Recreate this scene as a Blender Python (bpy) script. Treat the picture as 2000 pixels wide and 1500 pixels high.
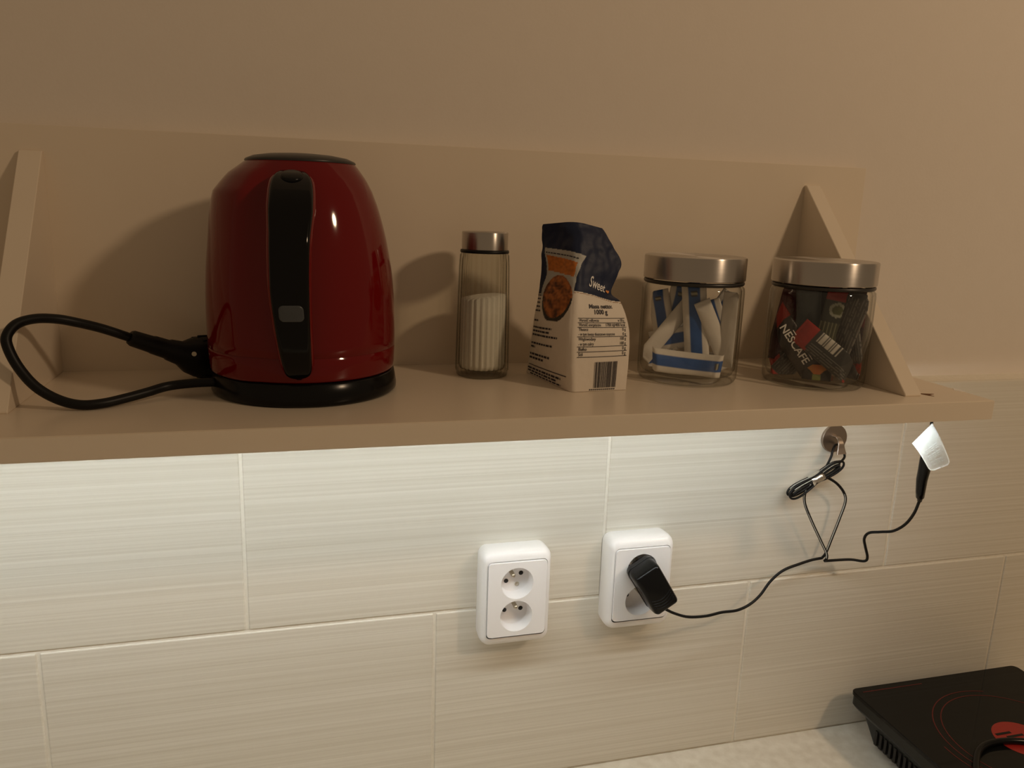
import bpy, bmesh, math, random
from mathutils import Vector, Matrix, noise
random.seed(7)
scene = bpy.context.scene
for o in list(bpy.data.objects): bpy.data.objects.remove(o)
COL = scene.collection
PI = math.pi

# ------------------------------------------------------------------ camera
YAW, PITCH, ROLL = .2695, .2210, .0342
_F = Vector((math.sin(YAW)*math.cos(PITCH), math.cos(YAW)*math.cos(PITCH), -math.sin(PITCH)))
_R0 = Vector((math.cos(YAW), -math.sin(YAW), 0)); _U0 = _R0.cross(_F)
_R = math.cos(ROLL)*_R0 + math.sin(ROLL)*_U0; _U = -math.sin(ROLL)*_R0 + math.cos(ROLL)*_U0
cd = bpy.data.cameras.new('camera'); cam = bpy.data.objects.new('camera', cd); COL.objects.link(cam)
cd.sensor_fit = 'HORIZONTAL'; cd.sensor_width = 36; cd.lens = 36*1556.58/2000
cd.clip_start = .01
cam.matrix_world = Matrix(((_R.x, _U.x, -_F.x, .0840), (_R.y, _U.y, -_F.y, -.8105), (_R.z, _U.z, -_F.z, .4511), (0, 0, 0, 1)))
scene.camera = cam

# ------------------------------------------------------------------ world, lamps, exposure
w = bpy.data.worlds.new('world'); scene.world = w; w.use_nodes = True
w.node_tree.nodes['Background'].inputs[0].default_value = (1, .70, .42, 1)
w.node_tree.nodes['Background'].inputs[1].default_value = .175
scene.view_settings.view_transform = 'Standard'; scene.view_settings.look = 'None'
scene.view_settings.exposure = 0; scene.view_settings.gamma = 1; scene.view_settings.use_curve_mapping = False
def point(name, loc, power, col, rad):
    l = bpy.data.lights.new(name, 'POINT'); l.energy = power; l.color = col; l.shadow_soft_size = rad
    o = bpy.data.objects.new(name, l); COL.objects.link(o); o.location = loc; return o
point('room_lamp_offscreen', (1.45, -1.35, 1.35), 33, (1, .72, .46), .08)
LED_STRENGTH = 35.0

# ------------------------------------------------------------------ helpers
def tag(o, label=None, cat=None, group=None, kind=None):
    if label: o['label'] = label
    if cat: o['category'] = cat
    if group: o['group'] = group
    if kind: o['kind'] = kind
    return o
def empty(name, loc, label, cat, group=None):
    o = bpy.data.objects.new(name, None); COL.objects.link(o); o.location = loc
    o.empty_display_size = .02
    return tag(o, label, cat, group)
def link(name, me, mat, parent=None, smooth=False, loc=None):
    """mesh given in WORLD coordinates unless loc is set; parented keeps world placement"""
    o = bpy.data.objects.new(name, me); COL.objects.link(o)
    if mat is not None:
        for m in (mat if isinstance(mat, (list, tuple)) else [mat]): me.materials.append(m)
    if loc is not None: o.location = loc
    if parent is not None:
        o.parent = parent
        o.matrix_parent_inverse = WM(parent).inverted()
    if smooth:
        for p in me.polygons: p.use_smooth = True
    return o
def WM(o):
    m = o.matrix_basis.copy()
    if o.parent: m = WM(o.parent) @ o.matrix_parent_inverse @ m
    return m
def bm_mesh(bm, name='m'):
    bmesh.ops.recalc_face_normals(bm, faces=bm.faces)
    me = bpy.data.meshes.new(name); bm.to_mesh(me); bm.free(); return me
def box_bm(x0, x1, y0, y1, z0, z1, bev=0, seg=2):
    bm = bmesh.new()
    bmesh.ops.create_cube(bm, size=1, matrix=Matrix.Translation(((x0+x1)/2, (y0+y1)/2, (z0+z1)/2)) @ Matrix.Diagonal((x1-x0, y1-y0, z1-z0, 1)))
    if bev: bmesh.ops.bevel(bm, geom=bm.edges[:], offset=bev, segments=seg, profile=.5, affect='EDGES')
    return bm
def box(name, b, mat, parent=None, bev=0, seg=2, smooth=False):
    return link(name, bm_mesh(box_bm(*b, bev, seg), name), mat, parent, smooth)
def prism_bm(pts, vec):
    """polygon pts (3D) extruded by vec"""
    bm = bmesh.new(); n = len(pts); v = Vector(vec)
    a = [bm.verts.new(p) for p in pts]; b = [bm.verts.new(Vector(p)+v) for p in pts]
    bm.faces.new(a); bm.faces.new(b[::-1])
    for i in range(n): bm.faces.new((a[i], b[i], b[(i+1) % n], a[(i+1) % n]))
    return bm
def lathe_bm(prof, c, seg=64, rad=None, close=True):
    """prof [(r,z)], about vertical axis at c=(x,y); rad(r,z,phi)->r"""
    bm = bmesh.new(); rings = []
    for r, z in prof:
        if r < 1e-6: rings.append([bm.verts.new((c[0], c[1], z))]); continue
        ring = []
        for k in range(seg):
            a = 2*PI*k/seg; rr = rad(r, z, a) if rad else r
            ring.append(bm.verts.new((c[0]+rr*math.cos(a), c[1]+rr*math.sin(a), z)))
        rings.append(ring)
    for A, B in zip(rings, rings[1:]):
        for k in range(seg):
            k2 = (k+1) % seg
            if len(A) == 1 and len(B) == 1: continue
            if len(A) == 1: bm.faces.new((A[0], B[k], B[k2]))
            elif len(B) == 1: bm.faces.new((A[k], B[0], A[k2]))
            else: bm.faces.new((A[k], B[k], B[k2], A[k2]))
    return bm
def catmull(P, n=8):
    P = [Vector(p) for p in P]; out = []
    Q = [2*P[0]-P[1]] + P + [2*P[-1]-P[-2]]
    for i in range(1, len(Q)-2):
        for k in range(n):
            t = k/n; a, b, c, d = Q[i-1:i+3]
            out.append(.5*((2*b)+(c-a)*t+(2*a-5*b+4*c-d)*t*t+(3*b-a-3*c+d)*t**3))
    out.append(P[-1]); return out
def sweep_bm(path, sec, up=None, bm=None, cap=True):
    """sec(i,t)-> list of (a,b) offsets along side / up frame vectors"""
    bm = bm or bmesh.new(); n = len(path); rings = []
    prev = None
    for i, p in enumerate(path):
        T = (path[min(i+1, n-1)]-path[max(i-1, 0)]).normalized()
        if up is not None: S = Vector(up).cross(T).normalized() if Vector(up).cross(T).length > 1e-6 else prev
        else:
            S = prev if prev is not None else (Vector((0, 0, 1)) if abs(T.z) < .9 else Vector((1, 0, 0)))
            S = (S - T*S.dot(T)).normalized()
        prev = S; N = T.cross(S).normalized()
        rings.append([bm.verts.new(p+S*a+N*b) for a, b in sec(i, i/(n-1))])
    m = len(rings[0])
    for A, B in zip(rings, rings[1:]):
        for k in range(m): bm.faces.new((A[k], A[(k+1) % m], B[(k+1) % m], B[k]))
    if cap: bm.faces.new(rings[0][::-1]); bm.faces.new(rings[-1])
    return bm
def circ(r, n=10, sx=1, sy=1): return [(r*sx*math.cos(2*PI*k/n), r*sy*math.sin(2*PI*k/n)) for k in range(n)]
def tube(name, pts, r, mat, parent, n=10, sub=6, bm=None):
    path = catmull(pts, sub)
    b = sweep_bm(path, lambda i, t: circ(r, n), bm=bm)
    if name is None: return b
    return link(name, bm_mesh(b, name), mat, parent, True)
def rrect(hw, hh, r, n=5):
    out = []
    for cx, cy, a0 in ((hw-r, hh-r, 0), (-hw+r, hh-r, PI/2), (-hw+r, -hh+r, PI), (hw-r, -hh+r, 1.5*PI)):
        for k in range(n+1):
            a = a0+PI/2*k/n; out.append((cx+r*math.cos(a), cy+r*math.sin(a)))
    return out
def text_tris(s, size=1.0, bold=0.0, shear=0.0):
    cu = bpy.data.curves.new('txt', 'FONT'); cu.body = s; cu.size = size; cu.offset = bold; cu.shear = shear; cu.resolution_u = 3
    o = bpy.data.objects.new('txt', cu); COL.objects.link(o)
    bpy.context.view_layer.update()
    me = bpy.data.meshes.new_from_object(o.evaluated_get(bpy.context.evaluated_depsgraph_get()))
    bpy.data.objects.remove(o); bpy.data.curves.remove(cu)
    V = [(v.co.x, v.co.y) for v in me.vertices]; Fc = [tuple(p.vertices) for p in me.polygons]
    bpy.data.meshes.remove(me)
    x1 = max([v[0] for v in V] or [1])
    return V, Fc, x1

# ------------------------------------------------------------------ materials
def mat(name, col, rough=.5, metal=0, spec=.5, coat=0, **kw):
    m = bpy.data.materials.new(name); m.use_nodes = True; b = m.node_tree.nodes['Principled BSDF']
    b.inputs['Base Color'].default_value = (*col, 1); b.inputs['Roughness'].default_value = rough
    b.inputs['Metallic'].default_value = metal; b.inputs['Specular IOR Level'].default_value = spec
    b.inputs['Coat Weight'].default_value = coat; b.inputs['Coat Roughness'].default_value = .05
    for k, v in kw.items(): b.inputs[k].default_value = v
    return m
def N(m, t): return m.node_tree.nodes.new(t)
def noise_mat(name, c1, c2, scale, rough, bump=0, bscale=None, sc3=(1, 1, 1), spec=.5, detail=4, rand=False, lo=.3, hi=.7, bdist=.001):
    m = mat(name, c1, rough, spec=spec); nt = m.node_tree; L = nt.links; b = nt.nodes['Principled BSDF']
    tc = N(m, 'ShaderNodeTexCoord'); mp = N(m, 'ShaderNodeMapping'); mp.inputs['Scale'].default_value = sc3
    L.new(tc.outputs['Object'], mp.inputs[0])
    if rand:
        oi = N(m, 'ShaderNodeObjectInfo'); mu = N(m, 'ShaderNodeMath'); mu.operation = 'MULTIPLY'; mu.inputs[1].default_value = 57.
        L.new(oi.outputs['Random'], mu.inputs[0]); cb = N(m, 'ShaderNodeCombineXYZ')
        for k in range(3): L.new(mu.outputs[0], cb.inputs[k])
        L.new(cb.outputs[0], mp.inputs['Location'])
    nz = N(m, 'ShaderNodeTexNoise'); nz.inputs['Scale'].default_value = scale; nz.inputs['Detail'].default_value = detail
    L.new(mp.outputs[0], nz.inputs[0])
    cr = N(m, 'ShaderNodeValToRGB'); cr.color_ramp.elements[0].color = (*c1, 1); cr.color_ramp.elements[1].color = (*c2, 1)
    cr.color_ramp.elements[0].position = lo; cr.color_ramp.elements[1].position = hi
    L.new(nz.outputs[0], cr.inputs[0]); L.new(cr.outputs[0], b.inputs['Base Color'])
    if bump:
        bp = N(m, 'ShaderNodeBump'); bp.inputs['Strength'].default_value = bump; bp.inputs['Distance'].default_value = bdist
        if bscale:
            n2 = N(m, 'ShaderNodeTexNoise'); n2.inputs['Scale'].default_value = bscale; L.new(mp.outputs[0], n2.inputs[0]); L.new(n2.outputs[0], bp.inputs['Height'])
        else: L.new(nz.outputs[0], bp.inputs['Height'])
        L.new(bp.outputs[0], b.inputs['Normal'])
    return m
def attr_mat(name, rough=.5, spec=.5, bump=0):
    m = mat(name, (1, 1, 1), rough, spec=spec); a = N(m, 'ShaderNodeVertexColor'); a.layer_name = 'print'
    m.node_tree.links.new(a.outputs[0], m.node_tree.nodes['Principled BSDF'].inputs['Base Color'])
    if bump:
        tc = N(m, 'ShaderNodeTexCoord'); nz = N(m, 'ShaderNodeTexNoise'); nz.inputs['Scale'].default_value = 90; nz.inputs['Detail'].default_value = 3
        bp = N(m, 'ShaderNodeBump'); bp.inputs['Strength'].default_value = bump; bp.inputs['Distance'].default_value = .002
        L = m.node_tree.links; L.new(tc.outputs['Object'], nz.inputs[0]); L.new(nz.outputs[0], bp.inputs['Height']); L.new(bp.outputs[0], m.node_tree.nodes['Principled BSDF'].inputs['Normal'])
    return m
def glass_mat(name, tint, edge, fac=.55):
    """clear thin glass: straight-through light, Fresnel gloss, deeper tint where the wall is seen edge-on"""
    m = bpy.data.materials.new(name); m.use_nodes = True; nt = m.node_tree; L = nt.links; nt.nodes.clear()
    out = N(m, 'ShaderNodeOutputMaterial'); tr = N(m, 'ShaderNodeBsdfTransparent'); gl = N(m, 'ShaderNodeBsdfGlossy'); gl.inputs['Roughness'].default_value = .02
    lw = N(m, 'ShaderNodeLayerWeight'); lw.inputs[0].default_value = .5
    cr = N(m, 'ShaderNodeValToRGB'); cr.color_ramp.elements[0].color = (*tint, 1); cr.color_ramp.elements[1].color = (*edge, 1)
    cr.color_ramp.elements[0].position = fac; cr.color_ramp.elements[1].position = .97
    L.new(lw.outputs['Facing'], cr.inputs[0]); L.new(cr.outputs[0], tr.inputs[0])
    pw = N(m, 'ShaderNodeMath'); pw.operation = 'POWER'; pw.inputs[1].default_value = 5; ma = N(m, 'ShaderNodeMath'); ma.operation = 'MULTIPLY_ADD'; ma.inputs[1].default_value = .8; ma.inputs[2].default_value = .035
    mx = N(m, 'ShaderNodeMixShader'); L.new(lw.outputs['Facing'], pw.inputs[0]); L.new(pw.outputs[0], ma.inputs[0])
    L.new(ma.outputs[0], mx.inputs[0]); L.new(tr.outputs[0], mx.inputs[1]); L.new(gl.outputs[0], mx.inputs[2]); L.new(mx.outputs[0], out.inputs[0])
    return m
def brushed(name, col, rough):
    m = mat(name, col, rough, 1); b = m.node_tree.nodes['Principled BSDF']; L = m.node_tree.links
    b.inputs['Anisotropic'].default_value = .85; b.inputs['Anisotropic Rotation'].default_value = .25
    tg = N(m, 'ShaderNodeTangent'); tg.direction_type = 'RADIAL'; tg.axis = 'Z'; L.new(tg.outputs[0], b.inputs['Tangent'])
    tc = N(m, 'ShaderNodeTexCoord'); mp = N(m, 'ShaderNodeMapping'); mp.inputs['Scale'].default_value = (2, 2, 900)
    nz = N(m, 'ShaderNodeTexNoise'); nz.inputs['Scale'].default_value = 3; mr = N(m, 'ShaderNodeMapRange'); mr.inputs[3].default_value = rough*.8; mr.inputs[4].default_value = rough*1.25
    L.new(tc.outputs['Object'], mp.inputs[0]); L.new(mp.outputs[0], nz.inputs[0]); L.new(nz.outputs[0], mr.inputs[0]); L.new(mr.outputs[0], b.inputs['Roughness'])
    return m
M = {}
M['plaster'] = noise_mat('painted_plaster', (.73, .665, .59), (.74, .675, .60), 60, .85, .10, 260, spec=.2)
M['tile'] = noise_mat('striped_ceramic', (.635, .59, .49), (.79, .755, .67), 1.0, .32, .35, sc3=(.8, 1, 330), detail=5, rand=True, lo=.22, hi=.78, bdist=.0010)
M['grout'] = noise_mat('grout', (.80, .76, .66), (.86, .82, .73), 200, .9)
M['melamine'] = noise_mat('cream_melamine', (.75, .655, .53), (.765, .67, .545), 20, .28)
M['edge'] = mat('melamine_edge_band', (.757, .662, .537), .4)
M['worktop'] = noise_mat('stone_laminate', (.68, .63, .52), (.82, .78, .68), 70, .35, detail=6)
M['red'] = mat('red_enamel', (.145, .0025, .0035), .07, spec=.36)
M['black'] = mat('black_plastic', (.005, .005, .005), .2, spec=.2)
M['blackrub'] = mat('black_rubber', (.005, .005, .005), .42, spec=.25)
M['blackgloss'] = mat('black_gloss_plastic', (.004, .004, .004), .08, spec=.2)
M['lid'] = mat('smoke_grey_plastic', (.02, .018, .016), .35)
M['greyp'] = mat('grey_plastic', (.05, .055, .06), .25)
M['white'] = mat('white_socket_plastic', (.90, .89, .89), .28)
M['recess'] = mat('white_recess_plastic', (.90, .89, .89), .3)
M['hole'] = mat('contact_hole_dark', (.01, .009, .008), .6)
M['steel'] = brushed('brushed_steel', (.52, .49, .46), .30)
M['pinmetal'] = mat('pin_metal', (.55, .5, .4), .3, 1)
M['hookmetal'] = mat('satin_steel_hook', (.40, .34, .29), .34, 1)
M['glass'] = glass_mat('clear_glass', (.985, .985, .975), (.62, .62, .58), .6)
M['ribglass'] = glass_mat('ribbed_glass', (.95, .95, .92), (.50, .50, .46), .35)
M['sugar'] = noise_mat('white_granules', (.78, .76, .72), (.84, .82, .79), 900, .9, .3)
M['paper'] = attr_mat('printed_paper', .55, .4, .25)
M['foil'] = attr_mat('printed_foil', .3, .5, .35)
M['ink'] = mat('print_black', (.025, .022, .03), .6)
M['inkw'] = mat('print_white', (.82, .8, .78), .6)
M['inko'] = mat('print_orange', (.75, .28, .08), .6)
M['hobglass'] = mat('black_ceramic_glass', (.005, .005, .0045), .07, spec=.2)
M['hobbody'] = mat('black_hob_housing', (.011, .012, .011), .38, spec=.3)
M['hobred'] = mat('print_red', (.30, .015, .01), .4)
M['hobring'] = mat('print_dull_red', (.10, .014, .011), .4, spec=.2)
M['tagw'] = mat('white_label_vinyl', (.80, .82, .80), .35)
M['tagprint'] = mat('label_grey_print', (.60, .63, .62), .5)
M['tie'] = mat('silver_tie', (.75, .75, .73), .25, 1)
M['alu'] = mat('aluminium_profile', (.6, .6, .6), .4, 1)
M['chipw'] = mat('chip_white_core', (.85, .82, .78), .8)
M['chipb'] = mat('chip_brown_core', (.16, .075, .025), .8)
M['cablestripe'] = mat('cable_highlight_stripe', (.55, .55, .52), .4)
led = bpy.data.materials.new('led_diffuser'); led.use_nodes = True
_b = led.node_tree.nodes['Principled BSDF']; _b.inputs['Base Color'].default_value = (.9, .9, .9, 1)
_b.inputs['Emission Color'].default_value = (.92, .99, 1, 1); _b.inputs['Emission Strength'].default_value = LED_STRENGTH
M['led'] = led

# ------------------------------------------------------------------ setting
ZS, YF, TH = .2801, -.2035, .0188       # shelf top, shelf front, thickness
YB, YW, ZW = .0261, .0421, -.2315       # backboard face, plaster face, worktop top
XL, XR = -.72, .7419                   # shelf ends
tag(box('wall_back', (-1.6, 2.6, YW, YW+.1, -1.1, 1.7), M['plaster']), kind='structure')
lower = tag(box('wall_lower', (-1.6, 2.6, .0016, YW, -1.1, .249), M['grout']), kind='structure')
tiles = {}
def tile(x0, x1, z0, z1):
    key = (round(x1-x0, 4), round(z1-z0, 4))
    if key not in tiles:
        w_, h_ = key; tiles[key] = bm_mesh(box_bm(-w_/2, w_/2, 0, .0075, -h_/2, h_/2, .0016, 3), 'tile')
        tiles[key].materials.append(M['tile'])
    o = bpy.data.objects.new('tile', tiles[key]); COL.objects.link(o); o.location = ((x0+x1)/2, 0, (z0+z1)/2); o.parent = lower
    return o
J = .0016
for k in range(-3, 6):
    x = .0262+.4*k; tile(x+J, x+.4-J, J, .25)
    x = .2269+.4*k; tile(x+J, x+.4-J, ZW+.001, -J)
tag(box('worktop', (-1.2, 2.0, -.62, .0015, ZW-.038, ZW), M['worktop'], bev=.002), 'pale speckled stone-look worktop below the tiled wall', 'worktop')

# ------------------------------------------------------------------ shelf unit
sh = empty('wall_shelf', ((XL+XR)/2, YB, ZS-TH), 'cream melamine wall shelf with tall backboard and triangular end brackets', 'shelf')
b = box('shelf_board', (XL, XR, YF+.0012, YB, ZS-TH, ZS), M['melamine'], sh, bev=.0006)
box('front_edge_band', (XL, XR, YF, YF+.0012, ZS-TH, ZS-.0003), M['edge'], sh, bev=.0003)
bb = box('backboard', (XL, XR, YB, YW+.0005, ZS-TH, .5075), M['melamine'], sh, bev=.0003)
def bracket(x0, x1, yf):
    za = .4845
    pts = [(x0, YB+.0005, ZS-.0002), (x0, yf, ZS-.0002), (x0, yf, ZS+.002), (x0, YB-.004, za), (x0, YB+.0005, za)]
    bm = prism_bm(pts, (x1-x0, 0, 0)); bmesh.ops.bevel(bm, geom=bm.edges[:], offset=.0006, segments=1, affect='EDGES')
    return link('bracket', bm_mesh(bm, 'bracket'), M['melamine'], sh)
bracket(.6605, .6795, -.1762); bracket(-.1524, -.1334, -.1335)
link('screw_cap', bm_mesh(lathe_bm([(0, .0016), (.0055, .0014), (.0068, .0006), (.0070, 0)], (0, 0), 24), 'cap'), M['melamine'], sh, True).matrix_world = Matrix.Translation((.6075, YB, .4562)) @ Matrix.Rotation(PI/2, 4, 'X')
def flat_patch(name, pts, m, parent, t=.0003):
    return link(name, bm_mesh(prism_bm(pts, (0, 0, t)), name), m, parent)
flat_patch('chip', [(.6845, -.1655, ZS), (.6905, -.1675, ZS), (.7000, -.1705, ZS), (.6945, -.1725, ZS), (.6915, -.1745, ZS), (.6925, -.1790, ZS), (.6890, -.1765, ZS), (.6870, -.1720, ZS)], M['chipb'], sh)
link('chip', bm_mesh(prism_bm([(XR-.006, -.158, ZS), (XR, -.150, ZS), (XR+.0002, -.166, ZS), (XR-.003, -.164, ZS)], (.0004, 0, .0004)), 'chip'), M['chipw'], sh)
flat_patch('chip', [(.697, -.1260, ZS), (.699, -.1255, ZS), (.6995, -.1275, ZS), (.6975, -.128, ZS)], M['chipw'], sh)

# ------------------------------------------------------------------ LED strip under the shelf
ls = empty('led_strip', (.24, -.170, ZS-TH), 'white LED light strip fixed under the cream shelf, label hanging at its end', 'led strip')
LX0, LX1 = XL+.01, .705
# corner profile just behind the front edge, its diffuser turned a little towards the wall
def strip_slab(name, m, y0, z0, ln, d0, d1, x0, x1):
    t_, n_ = Vector((0, math.cos(.40), math.sin(.40))), Vector((0, math.sin(.40), -math.cos(.40))); o_ = Vector((0, y0, z0))
    q = [o_+n_*d0, o_+t_*ln+n_*d0, o_+t_*ln+n_*d1, o_+n_*d1]
    return link(name, bm_mesh(prism_bm([(x0, p.y, p.z) for p in q], (x1-x0, 0, 0)), name), m, ls)
strip_slab('profile', M['alu'], -.1745, .2566, .0118, -.0008, .0002, LX0, LX1)
strip_slab('diffuser', M['led'], -.1738, .2569, .0102, .0002, .0012, LX0+.002, LX1-.002)
# label: a curved vinyl flag hanging from the strip's lead
A0, A1, B1, B0 = Vector((.7013, -.150, .2223)), Vector((.7212, -.152, .2440)), Vector((.7358, -.170, .2046)), Vector((.7109, -.170, .1971))
def tagsurf(u, v):
    p = (A0*(1-u)+A1*u)*(1-v)+(B0*(1-u)+B1*u)*v
    nrm = (A1-A0).cross(B0-A0).normalized()
    if nrm.y > 0: nrm = -nrm
    return p + nrm*(.0055*math.sin(PI*min(1, v*1.05))*(1-v*.5))
bm = bmesh.new(); NU, NV = 14, 20; g = {}
for j in range(NV+1):
    for i in range(NU+1):
        u, v = i/NU, j/NV
        if v > .86:                        # round the lower corners
            q = (v-.86)/.14; lim = .5-.16*(1-math.sqrt(max(0, 1-q*q))); u = .5+(u-.5)*2*lim
        g[i, j] = bm.verts.new(tagsurf(u, v))
for j in range(NV):
    for i in range(NU): bm.faces.new((g[i, j], g[i+1, j], g[i+1, j+1], g[i, j+1]))
bmesh.ops.solidify(bm, geom=bm.faces[:], thickness=.0005)
lab = tag(link('label', bm_mesh(bm, 'label'), M['tagw'], ls, True), 'white vinyl label with faint grey print')
bm = bmesh.new()
def quad_on(bm, S, u0, u1, v0, v1, off, nu=1, nv=1):
    vs = {}
    for j in range(nv+1):
        for i in range(nu+1):
            u, v = u0+(u1-u0)*i/nu, v0+(v1-v0)*j/nv; e = .01
            p = S(u, v); n = (S(u+e, v)-p).cross(S(u, v+e)-p).normalized()
            if n.y > 0: n = -n
            vs[i, j] = bm.verts.new(p+n*off)
    for j in range(nv):
        for i in range(nu): bm.faces.new((vs[i, j], vs[i+1, j], vs[i+1, j+1], vs[i, j+1]))
for j in range(3):
    for i in range(3):
        for q in range(3):
            v0 = .40+.17*j+.045*q; quad_on(bm, tagsurf, .20+.21*i, .20+.21*i+.15, v0, v0+.026, .0008)
link('print', bm_mesh(bm, 'print'), M['tagprint'], lab)
tube('lead', [(.704, -.168, .2590), (.7115, -.162, .2585), (.7205, -.152, .2560), (.7262, -.146, .2450), (.7271, -.1455, .2310)], .0016, M['blackrub'], ls)

# ------------------------------------------------------------------ adhesive hook
hk = empty('adhesive_hook', (.7225, 0, .183), 'round brushed-steel adhesive hook stuck on the tiles under the shelf', 'hook')
HC = (.7225, .183)
def disc_y(name, c, prof, m, parent, seg=40, smooth=True):
    """lathe about the wall normal: prof [(r, d)] with d measured out of the wall"""
    bm = lathe_bm(prof, (0, 0), seg)
    bmesh.ops.transform(bm, matrix=Matrix.Translation((c[0], 0, c[1])) @ Matrix.Rotation(PI/2, 4, 'X'), verts=bm.verts)
    return link(name, bm_mesh(bm, name), m, parent, smooth)
o = disc_y('disc', HC, [(0, -.0005), (.0173, -.0005), (.0175, .0012), (.0175, .0030), (.0170, .0038), (0, .0038)], M['hookmetal'], hk, 48, False)
path = catmull([(HC[0], -.003, HC[1]+.003), (HC[0]-.0015, -.012, HC[1]+.0035), (HC[0]-.002, -.0175, HC[1]-.001), (HC[0]-.002, -.0195, HC[1]-.008), (HC[0]-.002, -.0215, HC[1]-.0145)], 6)
link('tongue', bm_mesh(sweep_bm(path, lambda i, t: rrect(.0028+.0042*t**2, .0009, .0008, 2), up=(1, 0, 0)) if False else sweep_bm(path, lambda i, t: [(b_, a_) for a_, b_ in rrect(.0028+.0042*t**2, .0009, .0008, 2)], up=(1, 0, 0)), 'tongue'), M['hookmetal'], hk)

# ------------------------------------------------------------------ wall sockets
def socket(cx, cz, label, rot_top):
    s = empty('wall_socket', (cx, 0, cz), label, 'socket', 'double wall sockets on the tiles')
    # housing: rounded box proud of the wall with a sloped rim
    bm = bmesh.new(); rings = []
    for hw, hh, d, r in ((.0395, .0560, -.0005, .010), (.0400, .0565, .003, .0105), (.0405, .0570, .014, .011), (.0402, .0567, .0195, .011), (.0392, .0556, .0235, .0105), (.0375, .0530, .0262, .0095), (.0355, .0485, .0277, .006), (.0343, .0462, .0280, .005)):
        rings.append([bm.verts.new((cx+x, -d, cz-.0005+z)) for x, z in rrect(hw, hh, r, 6)])
    for A, B in zip(rings, rings[1:]):
        for k in range(len(A)): bm.faces.new((A[k], B[k], B[(k+1) % len(A)], A[(k+1) % len(A)]))
    link('housing', bm_mesh(bm, 'housing'), M['white'], s, True)
    # cover plate with two round recesses: a grid morph from rounded rectangles to circles
    PY, HW, HH = -.0300, .0335, .0445
    circs = [(cx-.0005, cz+.0192, .0186), (cx-.0005, cz-.0205, .0186)]
    bm = bmesh.new(); n = 48; half = []
    def rect_pt(a, c, z0, z1):
        dx, dz = math.cos(a), math.sin(a); x0, x1 = cx-HW, cx+HW
        t = min([((x1 if dx > 0 else x0)-c[0])/dx if abs(dx) > 1e-9 else 9, ((z1 if dz > 0 else z0)-c[1])/dz if abs(dz) > 1e-9 else 9])
        return c[0]+dx*t, c[1]+dz*t
    zm = cz-.0006; RR = .0045
    def corner_round(x, z):
        qx, qz = abs(x-cx)-(HW-RR), abs(z-cz)-(HH-RR)
        if qx > 0 and qz > 0:
            l_ = math.hypot(qx, qz); qx, qz = qx*RR/l_, qz*RR/l_
            return cx+math.copysign(HW-RR+qx, x-cx), cz+math.copysign(HH-RR+qz, z-cz)
        return x, z
    for (c, z0, z1) in ((circs[0], zm, cz+HH), (circs[1], cz-HH, zm)):
        angs = sorted(set([2*PI*k/(2*n) for k in range(2*n)] + [math.atan2(z-c[1], x-c[0]) % (2*PI) for x in (cx-HW, cx+HW) for z in (z0, z1)]))
        O = [corner_round(*rect_pt(a, c, z0, z1)) for a in angs]; I = [(c[0]+c[2]*math.cos(a), c[1]+c[2]*math.sin(a)) for a in angs]
        vo = [bm.verts.new((x, PY, z)) for x, z in O]; vi = [bm.verts.new((x, PY, z)) for x, z in I]
        v2 = [bm.verts.new((c[0]+(x-c[0])*.975, PY+.0012, c[1]+(z-c[1])*.975)) for x, z in I]
        for k in range(len(angs)):
            k2 = (k+1) % len(angs)
            bm.faces.new((vo[k], vo[k2], vi[k2], vi[k])); bm.faces.new((vi[k], vi[k2], v2[k2], v2[k]))
    # skirt
    sk = rrect(HW, HH, .0045, 6)
    a = [bm.verts.new((cx+x, PY, cz+z)) for x, z in sk]; b2 = [bm.verts.new((cx+x*1.012, -.0275, cz+z*1.010)) for x, z in sk]
    for k in range(len(sk)): bm.faces.new((a[k], a[(k+1) % len(sk)], b2[(k+1) % len(sk)], b2[k]))
    bmesh.ops.remove_doubles(bm, verts=bm.verts, dist=.00005)
    link('cover_plate', bm_mesh(bm, 'cover_plate'), M['white'], s)
    for i, c in enumerate(circs):
        rc = disc_y('recess', c[:2], [(c[2]*.975, .0288), (c[2]*.95, .0150), (c[2]*.91, .0132), (0, .0130)], M['recess'], s, 48)
        th = rot_top if i == 0 else .02
        ct, st = math.cos(th), math.sin(th)
        def R2(x, z): return (c[0]+x*ct-z*st, c[1]+x*st+z*ct)
        for sx in (-1, 1):
            disc_y('contact_hole', R2(sx*.0095, 0), [(.0026, .0131), (.0026, .0134), (0, .0133)], M['hole'], rc, 16)
        if i == 0: disc_y('screw', R2(.0, -.0100), [(.0026, .0131), (.0024, .0138), (0, .0138)], M['pinmetal'], rc, 16)
        gp = R2(0, .0100)
        disc_y('earth_pin', gp, [(.0024, .0130), (.0024, .0275), (.0016, .0292), (0, .0296)], M['pinmetal'], rc, 14)
    return s
socket(.3142, .0228, 'white double wall socket with both outlets empty', .45)
socket(.4640, .0262, 'white double wall socket with black power adapter plugged in its upper outlet', .45)

# ------------------------------------------------------------------ power adapter with cable
pa = empty('power_adapter', (.4665, -.030, .040), 'black plug-in power adapter with thin bundled cable hung from the hook', 'power adapter')
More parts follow.
